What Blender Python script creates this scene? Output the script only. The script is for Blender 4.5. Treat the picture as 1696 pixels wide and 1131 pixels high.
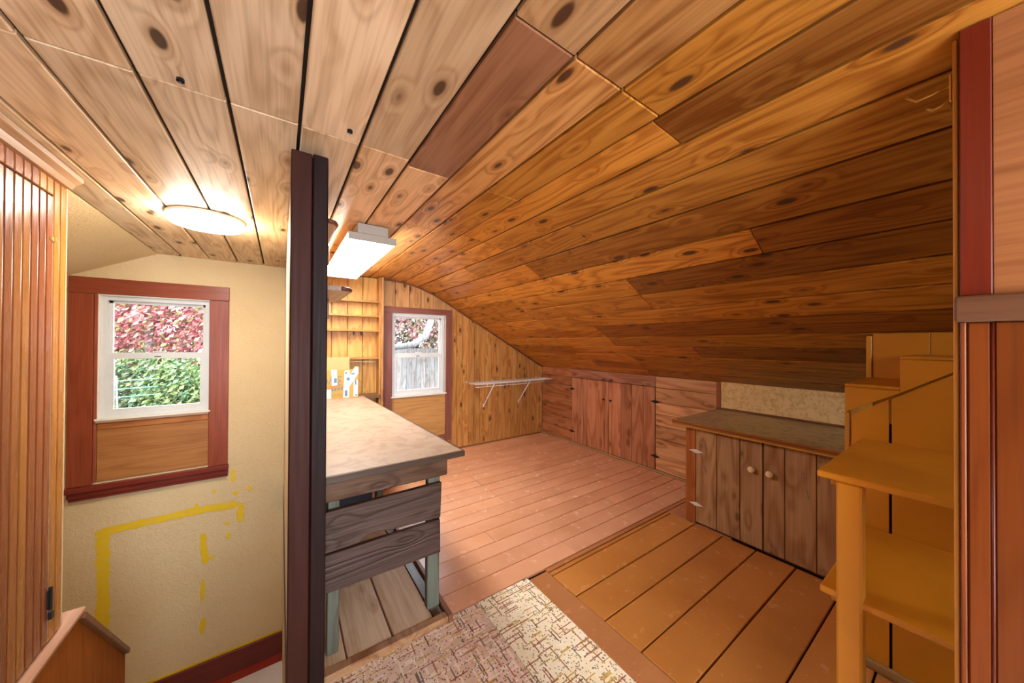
import bpy, bmesh, math, random
from mathutils import Vector, Matrix
random.seed(7)
for o in list(bpy.data.objects): bpy.data.objects.remove(o)
S = bpy.context.scene
C = S.collection
rad = math.radians
# ------------------------------------------------------------------ camera
def cam_axes(yaw, pitch, roll):
    f = Vector((math.sin(yaw)*math.cos(pitch), math.cos(yaw)*math.cos(pitch), math.sin(pitch)))
    r0 = Vector((math.cos(yaw), -math.sin(yaw), 0)); u0 = r0.cross(f)
    r = math.cos(roll)*r0 + math.sin(roll)*u0; u = -math.sin(roll)*r0 + math.cos(roll)*u0
    return r, u, f
cd = bpy.data.cameras.new('camera'); cam = bpy.data.objects.new('camera', cd); C.objects.link(cam)
cd.sensor_fit = 'HORIZONTAL'; cd.sensor_width = 36; cd.lens = 549.35*36/1696; cd.clip_start = .02; cd.clip_end = 200
r, u, f = cam_axes(rad(34.83), rad(.366), rad(.271))
M = Matrix((r, u, -f)).transposed().to_4x4(); M.translation = (0, 0, 1.45); cam.matrix_world = M
S.camera = cam
# ------------------------------------------------------------------ world, sun, exposure
W = bpy.data.worlds.new('world'); S.world = W; W.use_nodes = True
bg = W.node_tree.nodes['Background']; bg.inputs[0].default_value = (.80, .90, 1.0, 1); bg.inputs[1].default_value = 8.0
sd = bpy.data.lights.new('sun', 'SUN'); sd.energy = 4; sd.angle = rad(.6); sd.color = (1, .95, .86)
so = bpy.data.objects.new('sun', sd); C.objects.link(so)
so.rotation_euler = Vector((-.55, .60, -.62)).to_track_quat('-Z', 'Y').to_euler()
S.view_settings.view_transform = 'Standard'; S.view_settings.look = 'None'
S.view_settings.exposure = 1.0; S.view_settings.gamma = 1
# ------------------------------------------------------------------ node helpers
def N(nt, t, ins=None, **at):
    n = nt.nodes.new(t)
    for k, v in at.items(): setattr(n, k, v)
    for k, v in (ins or {}).items():
        s = n.inputs[k]
        if isinstance(v, bpy.types.NodeSocket): nt.links.new(v, s)
        else: s.default_value = v
    return n
def MA(nt, op, a, b=0.0, c=0.0): return N(nt, 'ShaderNodeMath', {0: a, 1: b, 2: c}, operation=op).outputs[0]
def VM(nt, op, a, b): return N(nt, 'ShaderNodeVectorMath', {0: a, 1: b}, operation=op).outputs[0]
def MR(nt, v, a, b, c, d): return N(nt, 'ShaderNodeMapRange', {0: v, 1: a, 2: b, 3: c, 4: d}, interpolation_type='SMOOTHSTEP').outputs[0]
def MIX(nt, f, a, b, bt='MIX'):
    n = nt.nodes.new('ShaderNodeMix'); n.data_type = 'RGBA'; n.blend_type = bt
    for k, v in ((0, f), (6, a), (7, b)):
        if isinstance(v, bpy.types.NodeSocket): nt.links.new(v, n.inputs[k])
        else: n.inputs[k].default_value = v
    return n.outputs[2]
def new_mat(name):
    m = bpy.data.materials.new(name); m.use_nodes = True; nt = m.node_tree
    return m, nt, nt.nodes['Principled BSDF']
def setp(nt, p, **k):
    for a, v in k.items():
        s = p.inputs[a.replace('_', ' ')]
        if isinstance(v, bpy.types.NodeSocket): nt.links.new(v, s)
        else: s.default_value = v
_wc = {}
def wood(axis='Y', knots=1.0, grain=1.0, rough=.38, bump=.15, coat=.0, fine=1.0, ring=9.0, spec=.32):
    key = (axis, knots, grain, rough, bump, coat, fine, ring, spec)
    if key in _wc: return _wc[key]
    m, nt, p = new_mat('wood_%s' % axis)
    tc = N(nt, 'ShaderNodeTexCoord'); oi = N(nt, 'ShaderNodeObjectInfo'); rn = oi.outputs['Random']
    off = N(nt, 'ShaderNodeCombineXYZ', {0: MA(nt, 'MULTIPLY', rn, 37.3), 1: MA(nt, 'MULTIPLY', rn, 61.7), 2: MA(nt, 'MULTIPLY', rn, 23.1)}).outputs[0]
    co = VM(nt, 'ADD', tc.outputs['Object'], off)
    def sc(al, ac):
        v = [ac, ac, ac]; v['XYZ'.index(axis)] = al; return VM(nt, 'MULTIPLY', co, tuple(v))
    vor = N(nt, 'ShaderNodeTexVoronoi', {'Vector': sc(3.6, 8.6), 'Scale': 1.0}, feature='F1').outputs['Distance']
    fall = MR(nt, vor, 0, .45, .16*knots, 0)
    m1 = MA(nt, 'ADD', N(nt, 'ShaderNodeTexNoise', {'Vector': sc(.55, 4.2), 'Scale': 1.0, 'Detail': 2.0, 'Roughness': .45}).outputs[0], fall)
    rg = MA(nt, 'SINE', MA(nt, 'MULTIPLY', m1, 6.283*ring)); rg = MA(nt, 'POWER', MA(nt, 'MULTIPLY_ADD', rg, .5, .5), 2.2)
    fib = N(nt, 'ShaderNodeTexNoise', {'Vector': sc(3.0, 95.0), 'Scale': 1.0, 'Detail': 2.0}).outputs[0]
    blot = N(nt, 'ShaderNodeTexNoise', {'Vector': sc(1.1, 5.0), 'Scale': 1.0, 'Detail': 3.0}).outputs[0]
    oc = oi.outputs['Color']
    dark = MIX(nt, 1.0, oc, (.50, .36, .24, 1), 'MULTIPLY')
    fac = MA(nt, 'ADD', MA(nt, 'MULTIPLY', rg, .42*grain), MA(nt, 'MULTIPLY', MR(nt, fib, .38, .72, 0, 1), .30*fine))
    fac = MA(nt, 'ADD', fac, MR(nt, blot, .45, .8, 0, .35*grain))
    col = MIX(nt, fac, oc, dark)
    if knots:
        halo = MR(nt, vor, .12, .34, .55*min(knots, 1), 0); col = MIX(nt, halo, col, dark)
        kn = MR(nt, vor, .10, .165, .93*min(knots, 1), 0); col = MIX(nt, kn, col, (.055, .022, .010, 1))
    bp_ = N(nt, 'ShaderNodeBump', {'Strength': bump, 'Distance': .004, 'Height': MA(nt, 'SUBTRACT', MA(nt, 'MULTIPLY', rg, -.5), MA(nt, 'MULTIPLY', fib, .6))}).outputs[0]
    setp(nt, p, Base_Color=col, Roughness=MA(nt, 'MULTIPLY_ADD', fib, .25, rough-.12), Normal=bp_, Specular_IOR_Level=spec, Coat_Weight=coat, Coat_Roughness=.18)
    _wc[key] = m; return m
def paint(name, rough=.45, chip=.0, chipcol=(.75, .66, .5, 1), bump=.08, scale=26, ring_axis=None):
    m, nt, p = new_mat(name)
    tc = N(nt, 'ShaderNodeTexCoord'); oi = N(nt, 'ShaderNodeObjectInfo')
    co = VM(nt, 'ADD', tc.outputs['Object'], N(nt, 'ShaderNodeCombineXYZ', {0: MA(nt, 'MULTIPLY', oi.outputs['Random'], 31.0), 1: MA(nt, 'MULTIPLY', oi.outputs['Random'], 17.0)}).outputs[0])
    n1 = N(nt, 'ShaderNodeTexNoise', {'Vector': co, 'Scale': 3.0, 'Detail': 6.0}).outputs[0]
    n2 = N(nt, 'ShaderNodeTexNoise', {'Vector': co, 'Scale': scale, 'Detail': 5.0, 'Roughness': .65}).outputs[0]
    oc = oi.outputs['Color']
    col = MIX(nt, MR(nt, n1, .35, .75, 0, .45), oc, MIX(nt, 1.0, oc, (.66, .60, .52, 1), 'MULTIPLY'))
    if chip: col = MIX(nt, MR(nt, n2, .70-chip, .73-chip, 0, .8), col, chipcol)
    b = N(nt, 'ShaderNodeBump', {'Strength': bump, 'Distance': .004, 'Height': n2}).outputs[0]
    setp(nt, p, Base_Color=col, Roughness=MA(nt, 'MULTIPLY_ADD', n1, .25, rough-.1), Normal=b); return m
def floor_paint(name):
    m, nt, p = new_mat(name)
    tc = N(nt, 'ShaderNodeTexCoord'); oi = N(nt, 'ShaderNodeObjectInfo'); oc = oi.outputs['Color']
    co = VM(nt, 'ADD', tc.outputs['Object'], N(nt, 'ShaderNodeCombineXYZ', {0: MA(nt, 'MULTIPLY', oi.outputs['Random'], 31.0), 1: MA(nt, 'MULTIPLY', oi.outputs['Random'], 17.0)}).outputs[0])
    big = N(nt, 'ShaderNodeTexNoise', {'Vector': co, 'Scale': 2.2, 'Detail': 5.0}).outputs[0]
    sm = N(nt, 'ShaderNodeTexNoise', {'Vector': co, 'Scale': 14.0, 'Detail': 8.0, 'Roughness': .7}).outputs[0]
    fib = N(nt, 'ShaderNodeTexNoise', {'Vector': VM(nt, 'MULTIPLY', co, (2.5, 80, 80)), 'Scale': 1.0, 'Detail': 2.0}).outputs[0]
    col = MIX(nt, MR(nt, big, .35, .7, 0, .5), oc, MIX(nt, 1.0, oc, (.72, .62, .52, 1), 'MULTIPLY'))
    scr = N(nt, 'ShaderNodeTexNoise', {'Vector': VM(nt, 'MULTIPLY', co, (14, 24, 24)), 'Scale': 1.0, 'Detail': 7.0, 'Roughness': .75}).outputs[0]
    col = MIX(nt, MR(nt, scr, .58, .75, 0, .16), col, (.72, .52, .40, 1))
    col = MIX(nt, MR(nt, fib, .55, .75, 0, .04), col, (.12, .05, .02, 1))
    b = N(nt, 'ShaderNodeBump', {'Strength': .08, 'Distance': .002, 'Height': MA(nt, 'MULTIPLY_ADD', fib, .25, sm)}).outputs[0]
    setp(nt, p, Base_Color=col, Roughness=MA(nt, 'MULTIPLY_ADD', sm, .12, .20), Normal=b); return m
def lino_mat(name):
    m, nt, p = new_mat(name)
    tc = N(nt, 'ShaderNodeTexCoord'); oi = N(nt, 'ShaderNodeObjectInfo')
    co = tc.outputs['Object']
    wob = N(nt, 'ShaderNodeTexNoise', {'Vector': co, 'Scale': 40.0, 'Detail': 2.0}).outputs['Color']
    co = VM(nt, 'ADD', co, VM(nt, 'MULTIPLY', VM(nt, 'SUBTRACT', wob, (.5, .5, .5)), (.006, .006, 0)))
    def cell(sx, sy, seed):
        c = VM(nt, 'SNAP', VM(nt, 'ADD', co, (seed*.37, seed*.53, 0)), (sx, sy, 10.0))
        return N(nt, 'ShaderNodeTexWhiteNoise', {'Vector': VM(nt, 'ADD', c, (seed, seed*2.0, 0))}, noise_dimensions='3D').outputs[0]
    base = oi.outputs['Color']
    n1 = N(nt, 'ShaderNodeTexNoise', {'Vector': co, 'Scale': 5.0, 'Detail': 5.0}).outputs[0]
    col = MIX(nt, MR(nt, n1, .4, .75, 0, .5), base, MIX(nt, 1.0, base, (.75, .62, .42, 1), 'MULTIPLY'))
    def add(col, sx, sy, thr, c, seed, a=.85): return MIX(nt, MA(nt, 'MULTIPLY', MA(nt, 'GREATER_THAN', cell(sx, sy, seed), thr), a), col, c)
    col = add(col, .075, .010, .80, (.95, .90, .78, 1), 1, .38)
    col = add(col, .010, .075, .80, (.95, .90, .78, 1), 2, .38)
    col = add(col, .085, .006, .955, (.30, .06, .03, 1), 3)
    col = add(col, .006, .070, .965, (.30, .08, .04, 1), 4)
    col = add(col, .006, .060, .97, (.07, .07, .06, 1), 5)
    col = add(col, .060, .006, .95, (.55, .36, .06, 1), 6)
    col = add(col, .005, .007, .95, (.10, .06, .05, 1), 7)
    col = add(col, .006, .005, .95, (.30, .16, .08, 1), 8)
    dirt = N(nt, 'ShaderNodeTexNoise', {'Vector': co, 'Scale': 3.3, 'Detail': 6.0, 'Roughness': .6}).outputs[0]
    col = MIX(nt, MR(nt, dirt, .60, .78, 0, .35), col, (.16, .09, .045, 1))
    setp(nt, p, Base_Color=col, Roughness=MA(nt, 'MULTIPLY_ADD', dirt, .35, .08), Specular_IOR_Level=.6); return m
def plaster_mat(name, col, rough=.7, bump=.5, scale=30, marble=None):
    m, nt, p = new_mat(name)
    tc = N(nt, 'ShaderNodeTexCoord'); co = tc.outputs['Object']
    n1 = N(nt, 'ShaderNodeTexNoise', {'Vector': co, 'Scale': scale, 'Detail': 6.0, 'Roughness': .6, 'Distortion': 1.2}).outputs[0]
    n2 = N(nt, 'ShaderNodeTexNoise', {'Vector': co, 'Scale': 2.5, 'Detail': 4.0}).outputs[0]
    c = MIX(nt, MR(nt, n2, .3, .8, 0, .35), (*col, 1), (col[0]*.86, col[1]*.80, col[2]*.68, 1))
    if marble: c = MIX(nt, MR(nt, n1, .45, .62, 0, .8), c, (*marble, 1))
    b = N(nt, 'ShaderNodeBump', {'Strength': min(1, bump*1.6), 'Distance': .009, 'Height': n1}).outputs[0]
    setp(nt, p, Base_Color=c, Roughness=rough, Normal=b); return m
def flat(name, col, rough=.5, metal=0.0, emit=None, es=0.0, spec=.5):
    m, nt, p = new_mat(name)
    tc = N(nt, 'ShaderNodeTexCoord')
    n1 = N(nt, 'ShaderNodeTexNoise', {'Vector': tc.outputs['Object'], 'Scale': 18.0, 'Detail': 4.0}).outputs[0]
    c = MIX(nt, MR(nt, n1, .4, .8, 0, .25), (*col, 1), (col[0]*.8, col[1]*.8, col[2]*.8, 1))
    setp(nt, p, Base_Color=c, Roughness=rough, Metallic=metal, Specular_IOR_Level=spec)
    if emit: setp(nt, p, Emission_Color=(*emit, 1), Emission_Strength=es)
    return m
def glass_mat():
    m, nt, p = new_mat('glass'); nt.nodes.remove(p)
    tr = N(nt, 'ShaderNodeBsdfTransparent', {0: (.96, .98, .98, 1)}); gl = N(nt, 'ShaderNodeBsdfGlossy', {0: (1, 1, 1, 1), 1: .02})
    fr = N(nt, 'ShaderNodeFresnel', {0: 1.45})
    mx = N(nt, 'ShaderNodeMixShader', {0: fr.outputs[0], 1: tr.outputs[0], 2: gl.outputs[0]})
    nt.links.new(mx.outputs[0], nt.nodes['Material Output'].inputs[0]); return m
def leaf_mat(name, cols):
    m, nt, p = new_mat(name); g = N(nt, 'ShaderNodeNewGeometry')
    rp = N(nt, 'ShaderNodeValToRGB', {0: g.outputs['Random Per Island']}); e = rp.color_ramp.elements
    while len(e) < len(cols): e.new(.5)
    for i, c in enumerate(cols): e[i].position = i/(len(cols)-1); e[i].color = (*c, 1)
    rp.color_ramp.interpolation = 'CONSTANT' if len(cols) > 3 else 'LINEAR'
    setp(nt, p, Base_Color=rp.outputs[0], Roughness=.5)
    return m
# ------------------------------------------------------------------ mesh helpers (world coordinates in, origin at the middle)
WL = {}
def finish(name, bm, mat, parent=None, color=None, smooth=False, kind=None):
    bmesh.ops.recalc_face_normals(bm, faces=bm.faces[:])
    xs = [v.co for v in bm.verts]
    lo = Vector([min(c[i] for c in xs) for i in range(3)]); hi = Vector([max(c[i] for c in xs) for i in range(3)])
    ctr = (lo+hi)/2
    if parent is None: ctr.z = lo.z
    for v in bm.verts: v.co -= ctr
    me = bpy.data.meshes.new(name); bm.to_mesh(me); bm.free()
    if smooth:
        for p in me.polygons: p.use_smooth = True
    me.materials.append(mat)
    o = bpy.data.objects.new(name, me); C.objects.link(o)
    if parent is not None: o.parent = parent; o.location = ctr - WL[parent]
    else: o.location = ctr
    WL[o] = ctr
    if color: o.color = (*color, 1)
    if kind: o['kind'] = kind
    return o
def tag(o, label, cat=None, group=None, kind=None):
    o['label'] = label
    if cat: o['category'] = cat
    if group: o['group'] = group
    if kind: o['kind'] = kind
    return o
def thing(name, label, cat, loc, group=None, kind=None):
    o = bpy.data.objects.new(name, None); C.objects.link(o); o.location = loc; o.empty_display_size = .05
    WL[o] = Vector(loc); o['label'] = label; o['category'] = cat
    if group: o['group'] = group
    if kind: o['kind'] = kind
    return o
def bm_box(bm, a, b):
    vs = [bm.verts.new((x, y, z)) for x in (a[0], b[0]) for y in (a[1], b[1]) for z in (a[2], b[2])]
    for q in ((0, 1, 3, 2), (4, 6, 7, 5), (0, 4, 5, 1), (2, 3, 7, 6), (0, 2, 6, 4), (1, 5, 7, 3)): bm.faces.new([vs[i] for i in q])
    return vs
def bev(bm, w):
    if w: bmesh.ops.bevel(bm, geom=bm.edges[:], offset=w, segments=1, affect='EDGES', profile=.5)
def box(name, a, b, mat, parent=None, color=None, w=.003, kind=None):
    bm = bmesh.new(); bm_box(bm, [min(p, q) for p, q in zip(a, b)], [max(p, q) for p, q in zip(a, b)]); bev(bm, w)
    return finish(name, bm, mat, parent, color, kind=kind)
def boxes(name, lst, mat, parent=None, color=None, kind=None):
    bm = bmesh.new()
    for a, b in lst: bm_box(bm, a, b)
    return finish(name, bm, mat, parent, color, kind=kind)
def prism(name, pts, vec, mat, parent=None, color=None, w=0, kind=None):
    bm = bmesh.new(); vec = Vector(vec)
    A = [bm.verts.new(p) for p in pts]; B = [bm.verts.new(Vector(p)+vec) for p in pts]
    bm.faces.new(A); bm.faces.new(B[::-1]); n = len(A)
    for i in range(n): bm.faces.new((A[i], B[i], B[(i+1) % n], A[(i+1) % n]))
    bmesh.ops.recalc_face_normals(bm, faces=bm.faces[:]); bev(bm, w)
    return finish(name, bm, mat, parent, color, kind=kind)
def bm_tube(bm, pts, r, n=6, cap=True, radii=None):
    rings = []; pts = [Vector(p) for p in pts]
    for i, p in enumerate(pts):
        d = (pts[min(i+1, len(pts)-1)]-pts[max(i-1, 0)]).normalized()
        a = d.cross(Vector((0, 0, 1)));
        if a.length < .05: a = d.cross(Vector((0, 1, 0)))
        a.normalize(); b = d.cross(a); rr = radii[i] if radii else r
        rings.append([bm.verts.new(p+rr*(math.cos(t)*a+math.sin(t)*b)) for t in [6.2832*k/n for k in range(n)]])
    for i in range(len(rings)-1):
        for k in range(n): bm.faces.new((rings[i][k], rings[i][(k+1) % n], rings[i+1][(k+1) % n], rings[i+1][k]))
    if cap: bm.faces.new(rings[0][::-1]); bm.faces.new(rings[-1])
def tube(name, pts, r, mat, parent=None, color=None, n=6, radii=None, smooth=True, kind=None):
    bm = bmesh.new(); bm_tube(bm, pts, r, n, True, radii); return finish(name, bm, mat, parent, color, smooth, kind)
def lathe(name, prof, ctr, axis, mat, parent=None, color=None, n=20, smooth=True):
    ax = Vector(axis).normalized(); a = ax.orthogonal().normalized(); b = ax.cross(a); ctr = Vector(ctr); bm = bmesh.new(); rings = []
    for rr, hh in prof:
        if rr < 1e-5: rings.append([bm.verts.new(ctr+ax*hh)])
        else: rings.append([bm.verts.new(ctr+ax*hh+rr*(math.cos(t)*a+math.sin(t)*b)) for t in [6.2832*k/n for k in range(n)]])
    for i in range(len(rings)-1):
        p, q = rings[i], rings[i+1]
        for k in range(n):
            if len(p) == 1 and len(q) == 1: continue
            if len(p) == 1: bm.faces.new((p[0], q[k], q[(k+1) % n]))
            elif len(q) == 1: bm.faces.new((p[k], p[(k+1) % n], q[0]))
            else: bm.faces.new((p[k], p[(k+1) % n], q[(k+1) % n], q[k]))
    return finish(name, bm, mat, parent, color, smooth)
def vary(c, a=.12):
    k = 1+random.uniform(-a, a); j = random.uniform(-a, a)*.5
    return (c[0]*k, c[1]*k*(1+j*.5), c[2]*k*(1+j))
# ------------------------------------------------------------------ shared materials and numbers
PINE_Y = wood('Y', rough=.34, grain=1.4, fine=1.3, ring=13.0); PINE_Z = wood('Z', rough=.36, grain=1.1); PINE_X = wood('X', rough=.36)
PALE_Y = wood('Y', rough=.42, grain=.85, ring=11.0)
STAIN_Z = wood('Z', knots=0, grain=.6, rough=.34, coat=.08); STAIN_X = wood('X', knots=0, grain=.6, rough=.34, coat=.08); STAIN_Y = wood('Y', knots=0, grain=.6, rough=.34, coat=.08)
FIR_Y = wood('Y', knots=.5, grain=1.3, rough=.4); FIR_Z = wood('Z', knots=.5, grain=1.3, rough=.4)
WEATHER_X = wood('X', knots=.6, grain=1.6, rough=.45, bump=.8, fine=1.5, ring=14.0)
WEATHER_Z = wood('Z', knots=.6, grain=1.2, rough=.6, bump=.5)
FLOORP = floor_paint('floor_paint'); LINO = lino_mat('linoleum')
CREAM = plaster_mat('cream_plaster', (.74, .57, .33)); BACKSPL = plaster_mat('tan_backsplash', (.86, .62, .30), bump=.6, scale=26, marble=(.62, .40, .14))
WHITEP = flat('white_vinyl', (.66, .67, .67), .4); GLASS = glass_mat()
DARK = flat('dark_gap', (.03, .02, .015), .9); BLACKM = flat('black_iron', (.025, .025, .028), .4, .6); BRASS = flat('brass', (.65, .45, .16), .3, 1.0)
YPAINT = paint('yellow_paint', .42, .0, bump=.06); PAINTW = paint('painted_trim', .35, .02)
XL, XP0, XP1, XK, YE, H, YB, ZL = -.83, .03, .148, 3.52, 4.183, 2.225, -2.0, -1.8
def prof(X):
    if X <= 1.05: return H
    if X >= 1.74: return 1.087+.545*(3.505-X)
    lo, hi = 0.0, 1.0
    for _ in range(30):
        t = (lo+hi)/2
        if (1-t)**2*1.05+2*t*(1-t)*1.417+t*t*1.74 < X: lo = t
        else: hi = t
    return (1-t)**2*H+2*t*(1-t)*H+t*t*2.0490
def struct(o, label=None):
    o['kind'] = 'structure'
    if label: o['label'] = label
    return o
# ------------------------------------------------------------------ floor
floor = struct(boxes('floor', [((XP0, YB, -.30), (XK+.1, YE, -.022)), ((XL-.1, YB, -.30), (XP0, 1.05, -.022))], DARK), 'painted plank floor with patched linoleum')
ORANGE, REDBR = (.50, .215, .085), (.46, .17, .085)
ys = [1.64, 1.79, 1.935, 2.07, 2.225, 2.376, 2.52, 2.675, 2.815, 2.96, 3.10, 3.25, 3.395, 3.54, 3.69, 3.83, 3.98, YE]
for i in range(len(ys)-1):
    cuts = [XP1+.01] + sorted(random.sample([.9, 1.3, 1.7, 2.1, 2.5, 2.9], 1)) + [XK-.012]
    for a, b in zip(cuts[:-1], cuts[1:]):
        box('plank', (a+.001, ys[i]+.0034, -.02), (b-.001, ys[i+1]-.0034, random.uniform(-.0015, .001)), FLOORP, floor, vary((.74, .38, .22), .06), .002)
wy = [1.60, 1.565, 1.36, 1.155, .94, .72, .50, .29, .08, -.13]
for i in range(len(wy)-1):
    box('plank', (1.405, wy[i+1]+.004, -.02), (2.76, wy[i]-.004, random.uniform(-.002, .001)), FLOORP, floor, vary((.52, .215, .05), .09), .003)
box('border_plank', (1.262, -.3, -.02), (1.40, 1.615, .002), FLOORP, floor, (.45, .19, .07), .004)
box('plank', (1.405, 1.605, -.02), (XK-.012, 1.636, 0), FLOORP, floor, (.47, .19, .075), .002)
for a, b in ((1.40, 1.60), (1.10, 1.395)): box('plank', (2.765, a, -.02), (XK-.012, b, 0), FLOORP, floor, vary((.46, .18, .08)), .003)
box('linoleum_sheet', (.912, -.3, -.02), (1.258, 1.634, .003), LINO, floor, (.93, .84, .60), .001)  # cream sheet, its colour brightened in place of daylight falling on it
box('linoleum_sheet', (XP1-.15, 1.46, -.02), (.908, 1.634, .0025), LINO, floor, (.74, .54, .42), .001)
box('linoleum_sheet', (-.2, -.6, -.02), (.908, 1.456, .0025), LINO, floor, (.70, .50, .385), .001)
box('linoleum_sheet', (-.2, -2.0, -.02), (1.258, -.604, .0025), LINO, floor, (.70, .50, .385), .001)
box('linoleum_sheet', (XL, -2.0, -.02), (-.204, 1.05, .0025), LINO, floor, (.70, .50, .385), .001)
# stair flight going down to the landing
st = struct(thing('stairs', 'brown stair flight going down to landing', 'stairs', (-.4, 2.1, ZL)), None)
del st['category']
n = 9
for i in range(n):
    z = -(i+1)*1.8/(n+1); y = 1.05+i*.228
    box('tread', (-.80, y-.02, z-.035), (XP0, y+.228, z), STAIN_X, st, (.30, .12, .05), .004)
    box('riser', (-.80, y, z), (XP0, y+.018, z+1.8/(n+1)-.036), STAIN_X, st, (.34, .15, .07), 0)
landing = struct(box('floor_landing', (-2.7, .9, ZL-.05), (XP0+.1, YE, ZL), paint('pale_landing', .35, .02), None, (.72, .66, .66), 0), 'pale painted stair landing floor')
# ------------------------------------------------------------------ ceiling
pts = [(-.90, H)]+[(1.05, H)]+[(x, prof(x)) for x in (1.15, 1.25, 1.35, 1.45, 1.55, 1.65, 1.74)]+[(XK+.12, prof(XK+.12))]
bm = bmesh.new(); t0 = .024
rows = [[bm.verts.new((x, y, z+dz)) for x, z in pts] for y, dz in ((YB, t0), (YE+.12, t0), (YE+.12, t0+.12), (YB, t0+.12))]
for i in range(len(pts)-1):
    for k in range(4): bm.faces.new((rows[k][i], rows[k][i+1], rows[(k+1) % 4][i+1], rows[(k+1) % 4][i]))
for i in (0, -1): bm.faces.new([rows[k][i] for k in range(4)])
ceiling = struct(finish('ceiling', bm, DARK), 'knotty pine plank ceiling curving down to low eaves')
seams = [-.90, -.745, -.553, -.352, -.147, .049, .25, .447, .65, .853, 1.058, 1.25, 1.44, 1.637, 1.83, 2.0, 2.178, 2.354, 2.533, 2.718, 2.886, 3.056, 3.225, 3.38, 3.515]
JOINTS = {1.25: [2.16], 1.44: [1.468, 2.89], 1.637: [2.18], 1.83: [.65, 2.89], 2.0: [1.466, 2.9], 2.178: [1.472, 2.92], 2.354: [2.455, 2.898], 2.533: [2.22], 2.718: [2.226], 2.886: [1.445, 2.89],
          3.056: [2.19, 3.0], 3.225: [2.19, 2.88], 3.38: [2.2]}
DARKB = {(1.058, 0), (2.0, 0), (2.533, 0), (2.886, 0), (3.225, 1), (1.83, 0)}
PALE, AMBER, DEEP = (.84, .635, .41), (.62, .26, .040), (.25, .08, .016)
for i in range(len(seams)-1):
    a, b = seams[i], seams[i+1]; za, zb = prof(a), prof(b); mid = (a+b)/2
    if mid < .45: cuts = [YB, 1.405, YE]
    elif mid < 1.25: cuts = [YB, .64 if mid < 1.05 else .668, (1.455 if i % 2 else 2.17), YE]
    else: cuts = [YB] + JOINTS[round(a, 3)] + [YE]
    for c0, c1 in zip(cuts[:-1], cuts[1:]):
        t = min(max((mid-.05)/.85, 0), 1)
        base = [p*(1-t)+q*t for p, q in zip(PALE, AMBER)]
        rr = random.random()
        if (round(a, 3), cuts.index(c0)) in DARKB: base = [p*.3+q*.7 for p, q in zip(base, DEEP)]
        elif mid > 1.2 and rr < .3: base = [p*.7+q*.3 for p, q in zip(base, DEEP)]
        if c0 < .6 and mid > .3: base = [p*.78 for p in base]  # boards nearest the camera get a darker colour to imitate dimmer light there
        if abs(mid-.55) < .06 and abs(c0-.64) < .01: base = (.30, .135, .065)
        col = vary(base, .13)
        d = Vector((b-a, 0, zb-za)).normalized(); nn = Vector((-d.z, 0, d.x)); g = .0058 if mid > .7 else .0055; th = .02
        lift = random.uniform(0, .003)
        p0 = Vector((a, c0+.0015, za))+d*g+nn*lift; p1 = Vector((b, c0+.0015, zb))-d*g+nn*lift
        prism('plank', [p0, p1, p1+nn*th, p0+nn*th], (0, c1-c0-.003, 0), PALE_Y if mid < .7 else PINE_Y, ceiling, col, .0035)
for x, y in ((-.25, 1.36), (.20, 1.33)):
    lathe('plug', [(.001, 0), (.006, 0), (.009, -.002), (.0095, .006)], (x, y, H-.001), (0, 0, -1), BLACKM, ceiling, n=12)
# plastered slope over the stairs
prism('ceiling_slope', [(-.90, 1.4, H), (-2.7, 1.4, H-.9), (-2.7, 1.4, H-.75), (-.90, 1.4, H+.15)], (0, YE-1.4+.05, 0), CREAM)
struct(bpy.data.objects['ceiling_slope'], 'cream plastered sloping ceiling over the stairwell')
# ------------------------------------------------------------------ end wall: cream stairwell half and pine half, each with a window hole
def wall_with_hole(name, x0, x1, z0, top, hole, mat, y0=YE, y1=YE+.12):
    hx0, hx1, hz0, hz1 = hole
    o = []
    def pz(a, b, zlo, f):
        xs = [a]+[x for x in (-.9, 1.05, 1.2, 1.3, 1.4, 1.5, 1.6, 1.74) if a < x < b]+[b]
        return [(a, y0, zlo), (b, y0, zlo)]+[(x, y0, f(x)) for x in xs[::-1]]
    bm = bmesh.new()
    for P in (pz(x0, hx0, z0, top), pz(hx1, x1, z0, top), pz(hx0, hx1, hz1, top), [(hx0, y0, z0), (hx1, y0, z0), (hx1, y0, hz0), (hx0, y0, hz0)]):
        A = [bm.verts.new(p) for p in P]; B = [bm.verts.new((p[0], y1, p[2])) for p in P]; k = len(A)
        bm.faces.new(A); bm.faces.new(B[::-1])
        for i in range(k): bm.faces.new((A[i], B[i], B[(i+1) % k], A[(i+1) % k]))
    return finish(name, bm, mat)
wst = struct(wall_with_hole('wall_stairwell', -2.7, XP1, ZL, lambda x: H+.03 if x > -.9 else H+.03-(-.9-x)*.5, (-1.235, -.545, .80, 1.845), CREAM), 'cream rough plaster stairwell wall with window')
wend = struct(wall_with_hole('wall_end', XP1, XK+.1, -.3, lambda x: prof(x)+.06, (1.115, 1.815, .775, 1.825), DARK, YE+.018), 'knotty pine end wall with window')
def vplank(x0, x1, z0, z1f, y, col, parent, mat=PINE_Z, th=.018):
    xs = [x0]+[x for x in (1.2, 1.3, 1.4, 1.5, 1.6, 1.7) if x0+.02 < x < x1-.02]+[x1]
    P = [(x0+.0022, y, z0), (x1-.0022, y, z0)]+[(min(max(x, x0+.0022), x1-.0022), y, z1f(x)) for x in xs[::-1]]
    return prism('plank', P, (0, th, 0), mat, parent, col, .0025)
ex = [1.905, 1.985, 2.075, 2.17, 2.255, 2.35, 2.44, 2.54, 2.63, 2.73, 2.82, 2.92, 3.01, 3.11, 3.20, 3.30, 3.40, XK]
for a, b in zip(ex[:-1], ex[1:]): vplank(a, b, 0, lambda x: prof(x)-.003, YE, vary((.56, .27, .075), .12), wend)
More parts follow.
